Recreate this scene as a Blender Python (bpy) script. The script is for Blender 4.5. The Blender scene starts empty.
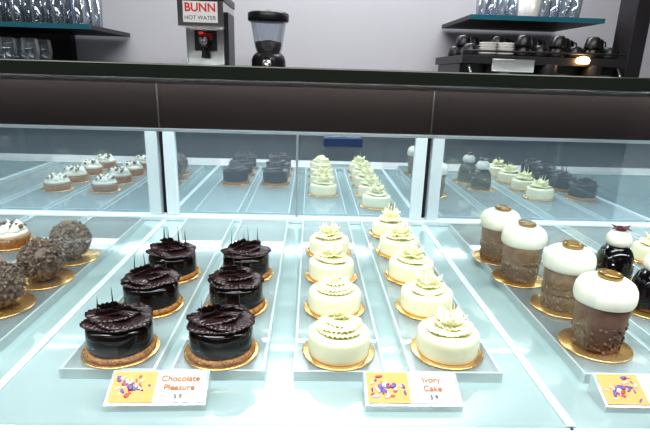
import bpy, math, random
from mathutils import Vector, Matrix
random.seed(7)
Z0 = 0.90      # display deck height above the floor
scene = bpy.context.scene
scene.view_settings.view_transform = 'Standard'
try:
    scene.view_settings.look = 'Medium High Contrast'
except Exception as ex:
    print('look', ex)
scene.view_settings.exposure = -0.12
COL = scene.collection

# ------------------------------------------------------------------ materials
def mat(name, base, rough=0.5, metal=0.0, coat=0.0, spec=0.5, emis=None, estr=0.0, noise=None, bump=0.0, bscale=60, sss=0.0, alpha=1.0):
    m = bpy.data.materials.new(name); m.use_nodes = True
    nt = m.node_tree; b = nt.nodes['Principled BSDF']
    b.inputs['Base Color'].default_value = (*base, 1)
    b.inputs['Roughness'].default_value = rough
    b.inputs['Metallic'].default_value = metal
    b.inputs['Coat Weight'].default_value = coat
    b.inputs['Coat Roughness'].default_value = 0.05
    b.inputs['Specular IOR Level'].default_value = spec
    if sss:
        b.inputs['Subsurface Weight'].default_value = sss
        b.inputs['Subsurface Radius'].default_value = (0.01, 0.008, 0.005)
        b.inputs['Subsurface Scale'].default_value = 0.5
    if emis:
        b.inputs['Emission Color'].default_value = (*emis, 1)
        b.inputs['Emission Strength'].default_value = estr
    tc = nt.nodes.new('ShaderNodeTexCoord')
    if noise:
        n = nt.nodes.new('ShaderNodeTexNoise'); n.inputs['Scale'].default_value = noise[1]
        n.inputs['Detail'].default_value = 4
        nt.links.new(tc.outputs['Object'], n.inputs['Vector'])
        r = nt.nodes.new('ShaderNodeValToRGB')
        r.color_ramp.elements[0].position = .35; r.color_ramp.elements[1].position = .65
        r.color_ramp.elements[0].color = (*base, 1); r.color_ramp.elements[1].color = (*noise[0], 1)
        nt.links.new(n.outputs['Fac'], r.inputs['Fac']); nt.links.new(r.outputs['Color'], b.inputs['Base Color'])
    if bump:
        n2 = nt.nodes.new('ShaderNodeTexNoise'); n2.inputs['Scale'].default_value = bscale
        nt.links.new(tc.outputs['Object'], n2.inputs['Vector'])
        bp = nt.nodes.new('ShaderNodeBump'); bp.inputs['Strength'].default_value = bump
        bp.inputs['Distance'].default_value = 0.002
        nt.links.new(n2.outputs['Fac'], bp.inputs['Height']); nt.links.new(bp.outputs['Normal'], b.inputs['Normal'])
    return m

def clear(name, tint=(.975, .99, .99), refl=0.008, edge=0.14, haze=0.0, hcol=(.8, .9, .92), rough=0.02):
    """thin architectural glass / acrylic: transparent + fresnel gloss + slight haze"""
    m = bpy.data.materials.new(name); m.use_nodes = True
    nt = m.node_tree; nt.nodes.clear()
    out = nt.nodes.new('ShaderNodeOutputMaterial')
    tr = nt.nodes.new('ShaderNodeBsdfTransparent'); tr.inputs[0].default_value = (*tint, 1)
    gl = nt.nodes.new('ShaderNodeBsdfGlossy'); gl.inputs['Roughness'].default_value = rough
    lw = nt.nodes.new('ShaderNodeLayerWeight'); lw.inputs['Blend'].default_value = 0.25
    mr = nt.nodes.new('ShaderNodeMapRange')
    mr.inputs['To Min'].default_value = refl; mr.inputs['To Max'].default_value = edge
    nt.links.new(lw.outputs['Facing'], mr.inputs['Value'])
    mx = nt.nodes.new('ShaderNodeMixShader')
    nt.links.new(mr.outputs[0], mx.inputs[0]); nt.links.new(tr.outputs[0], mx.inputs[1]); nt.links.new(gl.outputs[0], mx.inputs[2])
    last = mx
    if haze:
        df = nt.nodes.new('ShaderNodeBsdfDiffuse'); df.inputs[0].default_value = (*hcol, 1)
        m2 = nt.nodes.new('ShaderNodeMixShader'); m2.inputs[0].default_value = haze
        nt.links.new(mx.outputs[0], m2.inputs[1]); nt.links.new(df.outputs[0], m2.inputs[2]); last = m2
    nt.links.new(last.outputs[0], out.inputs[0])
    return m

def mirror_glass(name, gcol, dcol, fac):
    m = bpy.data.materials.new(name); m.use_nodes = True
    nt = m.node_tree; nt.nodes.clear()
    out = nt.nodes.new('ShaderNodeOutputMaterial')
    gl = nt.nodes.new('ShaderNodeBsdfGlossy'); gl.inputs['Roughness'].default_value = 0.015; gl.inputs[0].default_value = (*gcol, 1)
    df = nt.nodes.new('ShaderNodeBsdfDiffuse'); df.inputs[0].default_value = (*dcol, 1)
    mx = nt.nodes.new('ShaderNodeMixShader'); mx.inputs[0].default_value = fac
    nt.links.new(df.outputs[0], mx.inputs[1]); nt.links.new(gl.outputs[0], mx.inputs[2]); nt.links.new(mx.outputs[0], out.inputs[0])
    return m

M = {}
M['deck'] = mat('frosted_deck_glass', (.34, .445, .445), .08, coat=.8, spec=.7)
M['white'] = mat('white_laminate', (.90, .87, .87), .25, coat=.3)
M['frame'] = mat('door_frame_white', (.62, .69, .73), .3, metal=.1)
M['alu'] = mat('brushed_aluminium', (.5, .55, .58), .3, metal=.9)
M['seam'] = mat('dark_joint', (.05, .04, .038), .3)
M['band'] = mat('dark_glossy_header', (.020, .015, .014), .06, coat=.9)
M['edge'] = mat('glass_edge_green', (.040, .050, .038), .12, coat=.4)
M['glass'] = clear('clear_pane_glass')
M['acryl'] = clear('clear_acrylic', (.97, .985, .985), .05, .3, .13)
M['acryle'] = clear('acrylic_edge', (.9, .96, .96), .12, .5, .40, (.85, .93, .93))
M['mirror'] = mirror_glass('reflective_door_glass', (.84, .93, .98), (.36, .44, .52), .79)
M['gold'] = mat('gold_cake_board', (.88, .54, .20), .26, metal=.9)
M['choc'] = mat('dark_chocolate_glaze', (.005, .003, .003), .05, coat=.25, spec=.35)
M['chocm'] = mat('chocolate_ruffle', (.026, .010, .011), .27, bump=.1, bscale=300)
M['crumb'] = mat('biscuit_crumb', (.50, .25, .08), .8, noise=((.22, .09, .03), 300), bump=1, bscale=400)
M['ivory'] = mat('ivory_glaze', (.84, .80, .56), .16, coat=.5, sss=.1)
M['ivoryr'] = mat('white_chocolate_ruffle', (.84, .80, .50), .4, sss=.1)
M['cupb'] = mat('milk_chocolate_cup', (.135, .068, .048), .45, noise=((.175, .092, .066), 120))
M['nut'] = mat('chopped_nuts', (.09, .04, .025), .55, noise=((.20, .11, .07), 200), bump=.6, bscale=250)
M['cream'] = mat('whipped_cream', (.82, .80, .70), .35, sss=.15)
M['coin'] = mat('caramel_disc', (.34, .21, .07), .25, metal=.7)
M['coind'] = mat('caramel_disc_centre', (.18, .10, .03), .3)
M['ball'] = mat('praline_rock', (.07, .042, .032), .45, noise=((.22, .16, .12), 160), bump=1, bscale=200)
M['black'] = mat('black_glaze', (.004, .003, .005), .05, coat=.3, spec=.4)
M['petal'] = mat('plum_petal', (.10, .015, .025), .4)
M['blackp'] = mat('black_plastic', (.012, .012, .014), .35)
M['dark'] = mat('dark_cabinet', (.025, .022, .025), .45)
M['chrome'] = mat('stainless_steel', (.62, .60, .58), .18, metal=1)
M['tglass'] = clear('tumbler_glass', (.78, .82, .86), .10, .6, .03)
M['teal'] = mat('shelf_teal', (.03, .18, .24), .25, coat=.4)
M['card'] = mat('printed_card', (.80, .80, .79), .5)
M['orange'] = mat('orange_print', (.84, .34, .06), .45)
M['purple'] = mat('purple_print', (.13, .08, .38), .45)
M['red'] = mat('red_print', (.70, .04, .03), .4)
M['ink'] = mat('grey_ink', (.06, .05, .05), .6)
M['orink'] = mat('orange_ink', (.45, .13, .02), .7)
M['porcelain'] = mat('porcelain', (.8, .78, .74), .2, coat=.4)
M['bean'] = mat('coffee_beans', (.05, .022, .012), .4, bump=1, bscale=150)
M['wall'] = mat('cool_grey_wall', (.67, .67, .71), .5)
M['wallw'] = mat('grey_side_wall', (.40, .39, .40), .7)
M['wallf'] = mat('shop_front_wall', (.13, .13, .15), .7)
M['floor'] = mat('grey_floor_tile', (.12, .11, .10), .35)
M['ceil'] = mat('ceiling_paint', (.35, .34, .34), .8)
M['warm'] = mat('warm_indicator_lamp', (1, .6, .3), .5, emis=(1, .62, .25), estr=18)
M['blue'] = mat('blue_reflection', (.01, .025, .07), .25, emis=(.02, .06, .2), estr=.1)  # dark blue reflection put into a base colour with faint glow

# ------------------------------------------------------------------ mesh builder
class MB:
    def __init__(s): s.v = []; s.f = []; s.m = []; s.sm = []; s.mats = []; s.T = Matrix.Identity(4)
    def mi(s, k):
        if k not in s.mats: s.mats.append(k)
        return s.mats.index(k)
    def add(s, vs, fs, k, smooth=True):
        o = len(s.v); s.v += [tuple(s.T @ Vector(p)) for p in vs]
        i = s.mi(k)
        for f in fs: s.f.append(tuple(a + o for a in f)); s.m.append(i); s.sm.append(smooth)
    def box(s, c, d, k):
        x, y, z = c; a, b, e = [t / 2 for t in d]
        vs = [(x + i * a, y + j * b, z + l * e) for i in (-1, 1) for j in (-1, 1) for l in (-1, 1)]
        fs = [(0, 1, 3, 2), (4, 6, 7, 5), (0, 4, 5, 1), (2, 3, 7, 6), (0, 2, 6, 4), (1, 5, 7, 3)]
        s.add(vs, fs, k, False)
    def lathe(s, prof, k, seg=32, c=(0, 0, 0), rip=None, cap=True):
        vs = []; fs = []
        for (r, z) in prof:
            for j in range(seg):
                a = 2 * math.pi * j / seg; rr = r
                if rip: rr = r * (1 + rip[0] * math.sin(rip[1] * a))
                vs.append((c[0] + rr * math.cos(a), c[1] + rr * math.sin(a), c[2] + z))
        for i in range(len(prof) - 1):
            for j in range(seg):
                k2 = (j + 1) % seg
                fs.append((i * seg + j, i * seg + k2, (i + 1) * seg + k2, (i + 1) * seg + j))
        if cap:
            fs.append(tuple(reversed(range(seg)))); fs.append(tuple((len(prof) - 1) * seg + j for j in range(seg)))
        s.add(vs, fs, k)
    def tube(s, pts, rad, k, seg=8, flat=1.0):
        vs = []; fs = []; n = len(pts); P = [Vector(p) for p in pts]
        for i in range(n):
            d = (P[min(i + 1, n - 1)] - P[max(i - 1, 0)]).normalized()
            a = d.cross(Vector((0, 0, 1)) if abs(d.z) < .9 else Vector((1, 0, 0))).normalized(); b = d.cross(a)
            for j in range(seg):
                t = 2 * math.pi * j / seg
                vs.append(tuple(P[i] + a * rad[i] * math.cos(t) + b * rad[i] * flat * math.sin(t)))
        for i in range(n - 1):
            for j in range(seg):
                j2 = (j + 1) % seg; fs.append((i * seg + j, i * seg + j2, (i + 1) * seg + j2, (i + 1) * seg + j))
        fs.append(tuple(reversed(range(seg)))); fs.append(tuple((n - 1) * seg + j for j in range(seg)))
        s.add(vs, fs, k)
    def chunk(s, c, r, k, jit=.35):
        t = (1 + 5 ** .5) / 2
        base = [(-1, t, 0), (1, t, 0), (-1, -t, 0), (1, -t, 0), (0, -1, t), (0, 1, t), (0, -1, -t), (0, 1, -t), (t, 0, -1), (t, 0, 1), (-t, 0, -1), (-t, 0, 1)]
        fs = [(0, 11, 5), (0, 5, 1), (0, 1, 7), (0, 7, 10), (0, 10, 11), (1, 5, 9), (5, 11, 4), (11, 10, 2), (10, 7, 6), (7, 1, 8), (3, 9, 4), (3, 4, 2), (3, 2, 6), (3, 6, 8), (3, 8, 9), (4, 9, 5), (2, 4, 11), (6, 2, 10), (8, 6, 7), (9, 8, 1)]
        vs = []
        for p in base:
            q = r / 1.9 * (1 + random.uniform(-jit, jit)); vs.append((c[0] + p[0] * q, c[1] + p[1] * q, c[2] + p[2] * q))
        s.add(vs, fs, k, False)
    def sheet(s, R, z, k, n=30, amp=.0006, wob=.0015, ph=0, dome=.004, ell=1.0, th=.0010, off=(0, 0), tilt=(0, 0), seg=240, irr=.08, lob=5):
        """thin pleated chocolate shaving: radial pleats + low frequency waviness, domed, irregular rim"""
        rings = 8; vs = []; fs = []
        for side in (0, 1):
            for i in range(rings):
                q = (i + .3) / (rings - .7)
                for j in range(seg):
                    a = 2 * math.pi * j / seg
                    w = math.sin(n * a + ph); w2 = math.sin(lob * a + 2.1 * ph) * .6 + math.sin((lob - 2) * a + ph) * .5
                    rr = R * q * (1 + irr * q * w2 + .012 * q * w)
                    x = rr * math.cos(a) * ell; y = rr * math.sin(a)
                    zz = z + amp * q * w + wob * q * q * w2 - dome * q ** 2.2 + tilt[0] * x + tilt[1] * y - side * th
                    vs.append((off[0] + x, off[1] + y, zz))
        N = rings * seg
        for i in range(rings - 1):
            for j in range(seg):
                j2 = (j + 1) % seg
                fs.append((i * seg + j, i * seg + j2, (i + 1) * seg + j2, (i + 1) * seg + j))
                fs.append((N + i * seg + j, N + (i + 1) * seg + j, N + (i + 1) * seg + j2, N + i * seg + j2))
        for j in range(seg):
            j2 = (j + 1) % seg; b = (rings - 1) * seg
            fs.append((b + j, b + j2, N + b + j2, N + b + j))
        fs.append(tuple(range(seg))); fs.append(tuple(N + j for j in reversed(range(seg))))
        s.add(vs, fs, k)
    def fan(s, c, w, h, k, rz=0.0, lean=.25, curl=.004, pleats=7, th=.0007):
        """upright fan-shaped chocolate shard with pleats, curved in plan, pointed at one side"""
        nu, nv = 36, 6; vs = []; fs = []; ca, sa = math.cos(rz), math.sin(rz)
        for side in (0, 1):
            for j in range(nv + 1):
                v = j / nv
                for i in range(nu + 1):
                    u = -1 + 2 * i / nu
                    top = (1 - .55 * abs(u) ** 1.5) + .06 * math.sin(pleats * 3.1 * u) + .25 * max(0, 1 - abs(u - .25) * 5)
                    x = u * w * (.45 + .55 * v); y = -curl * (1 - u * u) * v + .0005 * math.sin(pleats * math.pi * u) * v - lean * h * v * top * .6 + side * th
                    vs.append((c[0] + x * ca - y * sa, c[1] + x * sa + y * ca, c[2] + h * v * top))
        W = nu + 1; N = W * (nv + 1)
        for j in range(nv):
            for i in range(nu):
                a = j * W + i; fs.append((a, a + 1, a + W + 1, a + W)); fs.append((N + a, N + a + W, N + a + W + 1, N + a + 1))
        for i in range(nu):
            a = nv * W + i; fs.append((a, a + 1, N + a + 1, N + a)); fs.append((i + 1, i, N + i, N + i + 1))
        for j in range(nv):
            a = j * W; fs.append((a, a + W, N + a + W, N + a)); a += nu; fs.append((a + W, a, N + a, N + a + W))
        s.add(vs, fs, k)
    def mesh(s, name):
        me = bpy.data.meshes.new(name); me.from_pydata(s.v, [], s.f)
        for k in s.mats: me.materials.append(M[k])
        me.polygons.foreach_set('material_index', s.m); me.polygons.foreach_set('use_smooth', s.sm); me.update()
        return me
    def obj(s, name, loc=(0, 0, 0), bevel=0):
        return place(name, s.mesh(name), loc, 0, bevel)

def place(name, me, loc, rz=0, bevel=0, parent=None, sc=1.0):
    o = bpy.data.objects.new(name, me); COL.objects.link(o); o.location = loc; o.rotation_euler[2] = rz; o.scale = (sc, sc, sc)
    if bevel:
        b = o.modifiers.new('bevel', 'BEVEL'); b.width = bevel; b.segments = 2; b.limit_method = 'ANGLE'
    if parent: o.parent = parent
    return o

def boxobj(name, lo, hi, k, bevel=0, parent=None):
    c = [(a + b) / 2 for a, b in zip(lo, hi)]; d = [b - a for a, b in zip(lo, hi)]
    m = MB(); m.box((0, 0, 0), d, k)
    return place(name, m.mesh(name), c, 0, bevel, parent)

# ------------------------------------------------------------------ room shell
boxobj('floor', (-3.2, -2.7, -.05), (3.2, 2.75, 0), 'floor')
boxobj('ceiling', (-3.2, -2.7, 2.8), (3.2, 2.75, 2.85), 'ceil')
boxobj('wall_back', (-3.2, 2.55, 0), (3.2, 2.7, 2.8), 'wall')
boxobj('wall_left', (-3.2, -2.6, 0), (-3.05, 2.55, 2.8), 'wallw')
boxobj('wall_right', (3.05, -2.6, 0), (3.2, 2.55, 2.8), 'wallw')
boxobj('wall_front', (-3.05, -2.7, 0), (3.05, -2.55, 2.8), 'wallf')
boxobj('baseboard_back', (-3.05, 2.53, 0), (3.05, 2.55, .1), 'dark')

# ------------------------------------------------------------------ display case
XL, XR = -2.1, 2.05
SEAMS = [-1.505, -.915, -.325, .265, .855, 1.445]
YF, YB = .410, 1.10
case = bpy.data.objects.new('display_case', None); COL.objects.link(case)
boxobj('case_base', (XL, .36, 0), (XR, 1.14, Z0 - .03), 'white', .003, case)
boxobj('front_ledge', (XL, .27, Z0 - .03), (XR, YF - .004, Z0 + .002), 'white', .004, case)
xs = [XL] + SEAMS + [XR]
for i in range(len(xs) - 1):
    boxobj('deck_panel_%d' % i, (xs[i] + .0012, YF - .003, Z0 - .03), (xs[i + 1] - .0012, YB + .04, Z0), 'deck', .0015, case)
for i, x in enumerate(SEAMS):
    boxobj('seam_trim_%d' % i, (x - .005, YF, Z0), (x + .005, YB - .005, Z0 + .002), 'frame', .0006, case)
    boxobj('glass_divider_%d' % i, (x - .0015, YF + .004, Z0 + .002), (x + .0015, YB - .005, Z0 + .322), 'glass', 0, case)
    boxobj('header_joint_%d' % i, (x - .0014, YB - .0015, Z0 + .207), (x + .0014, YB + .002, Z0 + .322), 'seam', 0, case)
boxobj('front_glass', (XL, YF - .004, Z0 + .002), (XR, YF - .001, Z0 + .3235), 'glass', 0, case)
boxobj('top_glass_edge', (XL, YF - .006, Z0 + .3225), (XR, YF + .012, Z0 + .3335), 'edge', .001, case)
boxobj('top_glass', (XL, YF + .012, Z0 + .3245), (XR, 1.15, Z0 + .3325), 'glass', 0, case)
boxobj('rear_header', (XL, YB, Z0 + .205), (XR, YB + .045, Z0 + .324), 'band', .002, case)
boxobj('rear_light_shield', (XL, YB - .05, Z0 + .300), (XR, YB - .046, Z0 + .324), 'band', .001, case)  # added lip that screens the glowing rear strip from the camera
boxobj('door_sill', (XL, YB - .010, Z0), (XR, YB + .02, Z0 + .012), 'frame', .002, case)
boxobj('door_head', (XL, YB - .004, Z0 + .199), (XR, YB + .02, Z0 + .206), 'alu', .001, case)
for i in range(len(xs) - 1):
    a, b = xs[i], xs[i + 1]
    boxobj('door_glass_%d' % i, (a + .03, YB + .004, Z0 + .012), (b - .03, YB + .012, Z0 + .200), 'mirror', 0, case)
    for s_, x0, x1 in (('l', a + .006, a + .032), ('r', b - .032, b - .006)):
        boxobj('door_stile_%d_%s' % (i, s_), (x0, YB - .004, Z0 + .012), (x1, YB + .018, Z0 + .200), 'frame', .002, case)
boxobj('door_meeting_rail', (-.030, YB - .001, Z0 + .012), (-.025, YB + .010, Z0 + .200), 'alu', .001, case)
boxobj('blue_reflection_box', (.03, YB - .012, Z0 + .176), (.115, YB - .001, Z0 + .196), 'blue', .002, case)  # small box standing in for a dark blue reflection at the doors

# ------------------------------------------------------------------ acrylic trays
TH = .012
def tray(x, w=.104, y0=.484, y1=1.075):
    m = MB(); L = y1 - y0
    m.box((0, L / 2, TH - .0015), (w - .006, L - .006, .003), 'acryl')
    for sx in (-1, 1): m.box((sx * (w / 2 - .0015), L / 2, TH / 2), (.003, L, TH), 'acryle')
    for yy in (.0015, L - .0015): m.box((0, yy, TH / 2), (w - .006, .003, TH), 'acryle')
    m.obj('acrylic_tray', (x, y0, Z0 + .0002))
XA, XB, XC, XD, XE, XF = -.217, -.097, .039, .170, .372, .510
for x in (XA, XB, XC, XD): tray(x)
tray(XE, .112); tray(XF - .004, .112); tray(.645, .112); tray(.765, .1)
tray(-.420, .112); tray(-.545, .112); tray(-.67, .112); tray(-.80, .112)
ZT = Z0 + TH + .0004

# ------------------------------------------------------------------ pastries
def board(m, r=.0425):
    m.lathe([(r - .0008, 0), (r, .0006), (r, .0016), (r - .001, .002)], 'gold', 48, rip=(.012, 24))

def spike(m, x, y, z, h, lx, k, r=.0030):
    m.tube([(x, y, z), (x + lx * .15, y, z + h * .35), (x + lx * .5, y, z + h * .7), (x + lx, y, z + h)], [r, r * .55, r * .3, .0002], k, 8, .45)

def choc_cake(seed):
    random.seed(seed); m = MB(); board(m, .0435)
    m.lathe([(.0375, .002), (.0392, .003), (.0392, .0065), (.0375, .0082)], 'crumb', 48, rip=(.012, 17))
    for i in range(60):
        a = random.uniform(0, 6.283); m.chunk((.0385 * math.cos(a), .0385 * math.sin(a), random.uniform(.0035, .008)), .0016, 'crumb')
    m.lathe([(.0350, .0075), (.0364, .010), (.0368, .013), (.0368, .029), (.0360, .034), (.0335, .0370), (.030, .0380), (.020, .0384), (.004, .0386)], 'choc', 56)
    p = random.uniform(0, 6); t = random.uniform(-.04, .04)
    m.sheet(.0345, .0440, 'chocm', 40, .0004, .0012, p, .0030, 1.10, tilt=(t, 0), irr=.10)
    m.sheet(.0300, .0468, 'chocm', 34, .0005, .0014, p + 1, .0030, 1.18, off=(.004, -.001), tilt=(-.10, .02), irr=.11)
    m.sheet(.0225, .0495, 'chocm', 28, .0005, .0016, p + 2.3, .0030, 1.4, off=(-.005, .001), tilt=(.11, 0), irr=.12)
    for i, (fx, fy, fw, fh, fr) in enumerate([(-.008, .008, .020, .014, .1), (.010, .003, .018, .012, -.25), (-.010, -.003, .015, .010, .3), (.004, -.010, .014, .008, 0)]):
        m.fan((fx, fy, .0455), fw, fh, 'chocm', fr + random.uniform(-.15, .15), .35)
    for i in range(4):
        x = -.021 + i * .0140 + random.uniform(-.003, .003); y = random.uniform(-.004, .010)
        spike(m, x, y, .045, random.uniform(.022, .034), random.uniform(-.004, .004), 'chocm', .0030)
    return m.mesh('chocolate_ruffle_cake')

def white_cake(seed, tall):
    random.seed(seed); m = MB(); board(m, .0430)
    m.lathe([(.0350, .002), (.0362, .0028), (.0366, .004), (.0368, .008), (.0368, .020), (.0366, .0245), (.0360, .0265), (.0348, .0280), (.0330, .0288), (.030, .0292), (.015, .0294), (.004, .0295)], 'ivory', 56)
    p = random.uniform(0, 6)
    if tall:
        m.sheet(.0245, .0368, 'ivoryr', 26, .0006, .0018, p, .003, 1.15, tilt=(.05, 0))
        m.sheet(.0180, .0405, 'ivoryr', 20, .0007, .0022, p + 1, .002, 1.2, off=(.002, 0), tilt=(-.10, .05))
        m.lathe([(.016, .029), (.012, .036), (.006, .041)], 'ivoryr', 20)
        for i in range(5):
            a = p + i * 1.26
            m.fan((.010 * math.cos(a), .010 * math.sin(a), .037), .010, .013, 'ivoryr', a + math.pi / 2, .7, .004, 4)
    else:
        m.sheet(.0265, .0370, 'ivoryr', 30, .0011, .0006, p, .0035, 1.05, irr=.04)
        m.sheet(.0225, .0410, 'ivoryr', 26, .0011, .0008, p + 1, .0030, 1.12, irr=.06, tilt=(.05, 0))
        m.sheet(.0165, .0440, 'ivoryr', 20, .0010, .0010, p + 2, .003, 1.15, irr=.07, off=(.002, 0), tilt=(-.07, 0))
        m.lathe([(.021, .029), (.014, .037), (.006, .0430)], 'ivoryr', 20)
        for fx, fy, fw in ((-.003, .005, .014), (.003, -.002, .012)):
            m.fan((fx, fy, .0425), fw, .008, 'ivoryr', random.uniform(-.3, .3), .5, .004, 5)
    for i in range(3):
        a = p + i * 2.1; r = .007; x, y = r * math.cos(a), r * math.sin(a)
        spike(m, x, y, .041, random.uniform(.020, .030) * (1 if tall else .55), random.uniform(-.006, .006), 'ivoryr', .0026)
    return m.mesh('white_chocolate_cake')

def cream_cup(seed):
    random.seed(seed); m = MB(); board(m, .0425)
    m.lathe([(.0245, .002), (.0258, .004), (.0290, .036), (.0315, .062), (.0290, .064)], 'cupb', 40)
    for i in range(190):
        a = random.uniform(0, 6.283); z = .004 + .034 * random.random() ** 1.3; r = .0262 + (z / .036) * .003
        m.chunk((r * math.cos(a), r * math.sin(a), z), random.uniform(.0014, .0028), 'nut')
    m.lathe([(.0300, .060), (.0330, .0615), (.0348, .066), (.0350, .073), (.0340, .080), (.0305, .0862), (.024, .0905), (.012, .0925), (.002, .093)], 'cream', 40)
    m.T = Matrix.Translation((.001, -.001, .0930)) @ Matrix.Rotation(.10, 4, 'Y')
    m.lathe([(.0125, -.001), (.0140, .0005), (.0140, .0045), (.0127, .0058), (.0107, .0058), (.0100, .0045)], 'coin', 32)
    m.lathe([(.0102, .002), (.0100, .0046), (.006, .0056), (.001, .0056)], 'coind', 24)
    m.T = Matrix.Identity(4)
    return m.mesh('cream_topped_chocolate_cup')

def praline(seed):
    random.seed(seed); m = MB(); board(m, .043)
    R = .030; prof = [(R * math.sin(t), .033 - R * math.cos(t) * 1.0) for t in [.25 + i * (2.75 / 12) for i in range(13)]]
    m.lathe(prof, 'ball', 28)
    for i in range(420):
        u = random.uniform(-.93, 1); a = random.uniform(0, 6.283); q = math.sqrt(1 - u * u)
        m.chunk((R * q * math.cos(a), R * q * math.sin(a), .033 + R * u), random.uniform(.0022, .0045), 'ball', .45)
    m.lathe([(.008, .060), (.009, .0625), (.006, .066), (.001, .0665)], 'coind', 16)
    return m.mesh('praline_rock_cake')

def dome(seed):
    random.seed(seed); m = MB(); board(m, .0425)
    m.lathe([(.026, .002), (.0285, .006), (.0295, .018), (.0290, .030), (.027, .042), (.023, .052), (.017, .059), (.008, .063), (.001, .0635)], 'black', 36)
    m.lathe([(.012, .058), (.0170, .062), (.0195, .068), (.0185, .076), (.013, .083), (.004, .086), (.0005, .0862)], 'cream', 28)
    for i in range(6):
        a = i * 1.05; c, s_ = math.cos(a), math.sin(a)
        m.tube([(.002 * c, .002 * s_, .082), (.009 * c, .009 * s_, .090), (.017 * c, .017 * s_, .088 + .005 * (i % 2))], [.002, .0045, .0008], 'petal', 8, .3)
    m.chunk((0, 0, .087), .005, 'petal')
    for i in range(5):
        a = i * 1.25 + .4; m.lathe([(.0001, -.002), (.0022, 0), (.0001, .002)], 'cream', 10, c=(.0285 * math.cos(a), .0285 * math.sin(a), .034))
    return m.mesh('black_glazed_dome_cake')

def tart(seed):
    random.seed(seed); m = MB(); board(m, .041)
    m.lathe([(.030, .002), (.034, .018), (.0335, .020), (.03, .0195)], 'crumb', 36, rip=(.02, 24))
    m.lathe([(.031, .0195), (.029, .026), (.018, .029), (.002, .030)], 'cream', 30)
    for i in range(7):
        a = i * .9; r = .019 if i else 0
        m.lathe([(.0085, 0), (.0095, .004), (.0065, .010), (.0025, .014), (.0004, .0165)], 'cream', 14, c=(r * math.cos(a), r * math.sin(a), .026), rip=(.1, 6))
    for i in range(16):
        a = random.uniform(0, 6.28); r = random.uniform(.006, .026); m.chunk((r * math.cos(a), r * math.sin(a), .040 - r * .2), .0040, 'nut')
    return m.mesh('cream_tart')

ch = [choc_cake(i) for i in range(3)]; wf = [white_cake(20 + i, False) for i in range(2)]; wt = [white_cake(30 + i, True) for i in range(3)]
cups = [cream_cup(40), cream_cup(41)]; pr = [praline(50), praline(51)]; dm = dome(60); tr_ = tart(70)
rows = [.527, .642, .757, .872, .985]
k = 0
for x in (XA, XB):
    for r in range(3):
        place('chocolate_ruffle_cake', ch[k % 3], (x + random.uniform(-.002, .002), rows[r] + random.uniform(-.003, .003), ZT), [0, .3, -.4, .2, -.3, .4][k]); k += 1
for r in range(4):
    place('white_chocolate_cake', wf[r % 2] if r < 2 else wt[r % 3], (XC, rows[r], ZT), r * 1.3)
for r in range(5):
    place('white_chocolate_cake', wt[r % 3], (XD, rows[r] + .004, ZT), r * 1.1)
for i, (x, y) in enumerate([(.366, .548), (.376, .657), (.354, .760), (.350, .855)]):
    place('cream_topped_chocolate_cup', cups[i % 2], (x - .004, y, ZT), [0, -.2, .2, .1][i])
for i, (x, y) in enumerate([(.502, .655), (.510, .765)]):
    place('black_glazed_dome_cake', dm, (x, y, ZT), i * 1.2)
for i, (x, y) in enumerate([(-.417, .632), (-.405, .725), (-.405, .82)]):
    place('praline_rock_cake', pr[i % 2], (x, y, ZT), i * 1.2)
for x in (-.545, -.67):
    for r in (0, 1, 2, 3): place('cream_tart', tr_, (x, .56 + r * .108, ZT), r)
for r in range(4):
    place('white_chocolate_cake', wt[r % 3], (.645, .53 + r * .11, ZT), r)
    place('chocolate_ruffle_cake', ch[r % 3], (.765, .53 + r * .11, ZT), r)

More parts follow.
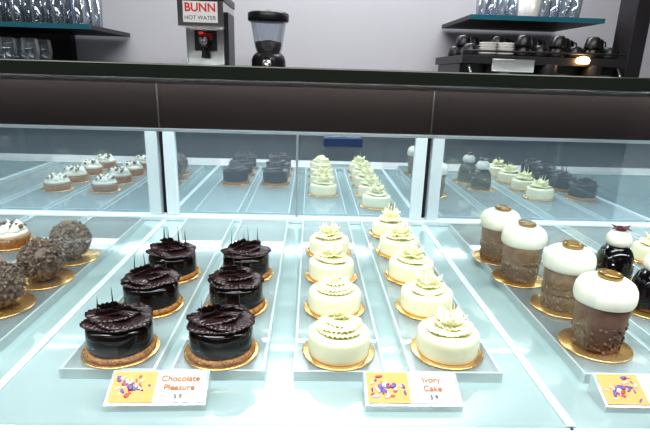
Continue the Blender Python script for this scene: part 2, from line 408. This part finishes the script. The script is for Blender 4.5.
# ------------------------------------------------------------------ price signs
def text(name, s, size, loc, k, parent, rot=(0, 0, 0), bold=0.0):
    c = bpy.data.curves.new(name, 'FONT'); c.body = s; c.size = size; c.align_x = 'CENTER'; c.align_y = 'CENTER'; c.offset = bold
    tmp = bpy.data.objects.new(name + '_tmp', c); COL.objects.link(tmp)
    bpy.context.view_layer.update()
    me = bpy.data.meshes.new_from_object(tmp.evaluated_get(bpy.context.evaluated_depsgraph_get()))
    bpy.data.objects.remove(tmp)
    me.materials.clear(); me.materials.append(M[k])
    o = bpy.data.objects.new(name, me); COL.objects.link(o); o.location = loc; o.rotation_euler = rot; o.parent = parent
    return o
def price_sign(x, y, l1, l2, rz=0):
    e = bpy.data.objects.new('price_sign', None); COL.objects.link(e); e.location = (x, y, Z0 + .0003); e.rotation_euler[2] = rz
    W = .100; D = .036; h0, h1 = .007, .024
    m = MB()
    vs = [(-W / 2, 0, 0), (W / 2, 0, 0), (W / 2, D, 0), (-W / 2, D, 0), (-W / 2, 0, h0), (W / 2, 0, h0), (W / 2, D, h1), (-W / 2, D, h1)]
    m.add(vs, [(3, 2, 1, 0), (4, 5, 6, 7), (0, 1, 5, 4), (2, 3, 7, 6), (1, 2, 6, 5), (0, 4, 7, 3)], 'acryle', False)
    place('acrylic_block', m.mesh('acrylic_block'), (0, 0, 0), 0, 0, e)
    tilt = math.atan2(h1 - h0, D); c = bpy.data.objects.new('card_holder', None); COL.objects.link(c); c.parent = e
    c.location = (0, D / 2, (h0 + h1) / 2 + .0004); c.rotation_euler[0] = tilt
    m = MB(); m.box((0, 0, .0003), (.094, .035, .0005), 'card'); m.box((-.025, 0, .0006), (.044, .035, .0002), 'orange')
    random.seed(int(x * 1000) + 3000)
    for i in range(34):
        k_ = ['purple', 'red', 'card', 'purple', 'ivory'][i % 5]; cx = -.027 + random.gauss(0, .008); cy = random.gauss(0, .006)
        cx = max(-.042, min(-.008, cx)); cy = max(-.013, min(.013, cy))
        m.T = Matrix.Translation((cx, cy, .00072 + i * .00002)) @ Matrix.Rotation(random.uniform(0, 3), 4, 'Z') @ Matrix.Diagonal((random.uniform(.8, 1.6), random.uniform(.4, .8), 1, 1))
        m.lathe([(random.uniform(.0015, .0036), 0), (.0012, .00012)], k_, 9)
    m.T = Matrix.Identity(4)
    place('card', m.mesh('card'), (0, 0, 0), 0, 0, c)
    text('caption_top', l1, .0094, (.0215, .0085, .0015), 'orink', c, bold=.00018); text('caption_bottom', l2, .0094, (.0215, -.0015, .0015), 'orink', c, bold=.00018)
    text('price', '5.9', .007, (.0215, -.0115, .0015), 'ink', c, bold=.0001)
price_sign(-.150, .430, 'Chocolate', 'Pleasure', .03)
price_sign(.112, .432, 'Ivory', 'Cake', 0)
price_sign(.362, .432, 'Velvet', 'Cup', -.02)

# ------------------------------------------------------------------ back bar
ZC = 1.16
boxobj('back_counter', (-3.0, 1.75, 0), (3.0, 2.5, ZC), 'dark', .004)
def shelf(x0, x1, z, y0=1.98, y1=2.545):
    m = MB(); m.box((0, 0, 0), (x1 - x0, y1 - y0, .016), 'dark'); m.box((0, -(y1 - y0) / 2 - .0015, 0), (x1 - x0, .003, .018), 'teal')
    m.obj('wall_shelf', ((x0 + x1) / 2, (y0 + y1) / 2, z))
shelf(-1.60, -.86, Z0 + .475, 2.1); shelf(.62, 1.16, Z0 + .558, 2.1)
def tumbler(m, x, y, z, h=.11, r=.032, k='tglass'):
    m.lathe([(r * .8, 0), (r, h), (r - .0015, h), (r * .8 - .0015, .004)], k, 20, c=(x, y, z), cap=False)
    m.lathe([(r * .8, 0), (r * .8, .006)], k, 20, c=(x, y, z))
m = MB()
for i in range(8):
    for j in range(3): tumbler(m, i * .078, j * .085, 0, .13)
m.obj('tumbler_glasses', (-1.47, 2.15, Z0 + .4835))
m = MB()
for i in range(6):
    for j in range(2):
        x = i * .085; y = j * .1
        m.lathe([(.028, 0), (.026, .002), (.004, .006), (.003, .06), (.006, .068), (.026, .09), (.033, .12), (.028, .165)], 'tglass', 20, c=(x, y, 0), cap=False)
m.obj('wine_glasses', (-1.50, 2.05, ZC + .0005))
m = MB()
for i in range(5):
    for j in range(2): tumbler(m, i * .085, j * .09, 0, .10, .034, 'porcelain' if (i % 3 == 2) else 'tglass')
m.obj('drinking_glasses', (.72, 2.17, Z0 + .5665))

boxobj('cabinet_panel', (-3.0, 2.50, ZC), (-1.12, 2.549, 2.6), 'dark')
# hot water dispenser
e = bpy.data.objects.new('hot_water_dispenser', None); COL.objects.link(e); e.location = (-.405, 2.0, ZC)
m = MB()
m.box((0, .09, .0125), (.17, .26, .025), 'blackp'); m.box((0, .13, .14), (.15, .17, .25), 'chrome')
m.box((0, .09, .265), (.165, .26, .09), 'chrome'); m.box((0, .09, .320), (.174, .265, .026), 'blackp')
m.box((0, -.0405, .268), (.125, .004, .072), 'card')
m.box((0, .0425, .175), (.085, .005, .075), 'blackp'); m.box((0, .0395, .190), (.05, .003, .025), 'red')
m.lathe([(.014, 0), (.020, .012), (.020, .034), (.012, .04)], 'chrome', 20, c=(0, .005, .150))
m.lathe([(.012, 0), (.008, .03), (.008, .05)], 'blackp', 16, c=(0, .005, .11))
m.box((0, -.02, .196), (.018, .05, .010), 'red'); m.box((.084, .08, .15), (.018, .15, .25), 'blackp')
m.box((0, .03, .029), (.12, .12, .008), 'chrome')
place('body', m.mesh('body'), (0, 0, 0), 0, .003, e)
text('label_top', 'BUNN', .040, (0, -.0435, .282), 'red', e, (math.pi / 2, 0, 0), .0008); text('label_bottom', 'HOT WATER', .0195, (0, -.0435, .248), 'ink', e, (math.pi / 2, 0, 0))
# grinder
m = MB(); m.T = Matrix.Diagonal((1, 1, .78, 1))
m.box((0, .02, .02), (.15, .2, .04), 'blackp')
m.lathe([(.065, .03), (.065, .14), (.060, .160), (.048, .175)], 'blackp', 32, c=(0, .03, 0))
m.lathe([(.045, .172), (.052, .20), (.066, .31), (.068, .33)], 'tglass', 32, c=(0, .03, 0), cap=False)
m.lathe([(.040, .176), (.046, .195), (.052, .225), (.002, .236)], 'bean', 28, c=(0, .03, 0))
m.lathe([(.074, .318), (.077, .325), (.077, .353), (.070, .36), (.012, .362), (.012, .37), (.002, .372)], 'blackp', 32, c=(0, .03, 0))
m.tube([(0, -.04, .14), (0, -.07, .12), (0, -.08, .10)], [.02, .018, .015], 'chrome', 14)
m.obj('coffee_grinder', (-.165, 2.0, ZC + .0003))
# espresso machine with crockery on top
e = bpy.data.objects.new('espresso_machine', None); COL.objects.link(e); e.location = (.87, 2.02, ZC)
m = MB()
m.box((0, .15, .07), (.60, .34, .11), 'blackp'); m.box((0, .08, .012), (.62, .46, .024), 'chrome')
m.box((0, .13, .135), (.62, .42, .03), 'dark'); m.box((-.12, -.085, .115), (.16, .012, .045), 'chrome')
for x in (-.17, .03, .20):
    m.lathe([(.034, .055), (.036, .09), (.036, .125)], 'dark', 24, c=(x, -.05, 0))
    m.lathe([(.030, .04), (.034, .06)], 'blackp', 20, c=(x, -.05, 0)); m.tube([(x, -.08, .08), (x + .01, -.14, .078), (x + .015, -.2, .07)], [.010, .012, .015], 'blackp', 12)
for x in (-.28, .285): m.tube([(x, -.06, .13), (x, -.10, .09), (x, -.11, .04)], [.006, .005, .004], 'chrome', 10)
m.tube([(-.305, -.08, .165), (.305, -.08, .165)], [.004, .004], 'dark', 10)
m.lathe([(.020, 0), (.024, .010), (.020, .020), (.006, .026)], 'warm', 16, c=(.14, -.09, .13))
place('body', m.mesh('body'), (0, 0, 0), 0, .003, e)
m = MB()
random.seed(5)
for i in range(9):
    for j in range(3):
        x = -.27 + i * .067; y = -.03 + j * .10
        if 1 <= i <= 2 and j == 0:
            for q in range(5): m.lathe([(.02, 0), (.030, .004), (.034, .010), (.033, .0105)], 'porcelain', 24, c=(x, y, .151 + q * .009), cap=True)
            continue
        z = .1505
        for q in range(1 + (i * 3 + j) % 2):
            m.lathe([(.030, 0), (.030, .006), (.024, .035), (.017, .042), (.012, .042)], 'blackp', 20, c=(x, y, z))
            m.tube([(x + .026, y, z + .01), (x + .040, y, z + .016), (x + .036, y, z + .032), (x + .022, y, z + .034)], [.003] * 4, 'blackp', 8); z += .036
place('cups_on_top', m.mesh('cups_on_top'), (0, 0, 0), 0, 0, e)
boxobj('cabinet_post', (1.22, 2.0, ZC), (1.28, 2.12, 2.3), 'dark', .003)

# ------------------------------------------------------------------ lights
def area(name, loc, sx, sy, power, rot, col=(1, 1, 1)):
    l = bpy.data.lights.new(name, 'AREA'); l.shape = 'RECTANGLE'; l.size = sx; l.size_y = sy; l.energy = power; l.color = col
    o = bpy.data.objects.new(name, l); COL.objects.link(o); o.location = loc; o.rotation_euler = rot
area('led_strip_front', (0, YF + .03, Z0 + .311), 3.6, .02, 7.0, (math.radians(40), 0, 0), (.92, .98, 1))
area('led_strip_rear', (0, YB - .025, Z0 + .316), 3.6, .02, 6.0, (0, 0, 0), (.92, .98, 1))
area('ceiling_light', (0, .3, 2.75), 3.0, .6, 60, (0, 0, 0), (1, .99, .97))
area('ceiling_light', (0, -1.2, 2.75), 3.0, .4, 20, (0, 0, 0), (1, .99, .97))
area('wall_washer_light', (0.15, 2.35, 2.6), 1.6, .1, 38, (math.radians(12), 0, 0), (.96, .97, 1))
w = bpy.data.worlds.new('world'); scene.world = w; w.use_nodes = True
w.node_tree.nodes['Background'].inputs[0].default_value = (.8, .85, .9, 1); w.node_tree.nodes['Background'].inputs[1].default_value = .3

# ------------------------------------------------------------------ camera
yaw, pitch, roll = math.radians(2.0), math.radians(16.65), math.radians(1.7)
F = Vector((math.sin(yaw) * math.cos(pitch), math.cos(yaw) * math.cos(pitch), -math.sin(pitch)))
R = Vector((math.cos(yaw), -math.sin(yaw), 0)); U = R.cross(F)
R2 = R * math.cos(roll) + U * math.sin(roll); U2 = U * math.cos(roll) - R * math.sin(roll)
cd = bpy.data.cameras.new('camera'); cam = bpy.data.objects.new('camera', cd); COL.objects.link(cam)
mt = Matrix((R2, U2, -F)).transposed().to_4x4(); mt.translation = Vector((0, 0, Z0 + .33)); cam.matrix_world = mt
cd.sensor_width = 36; cd.lens = 500 / 650 * 36; cd.clip_start = .01
scene.camera = cam
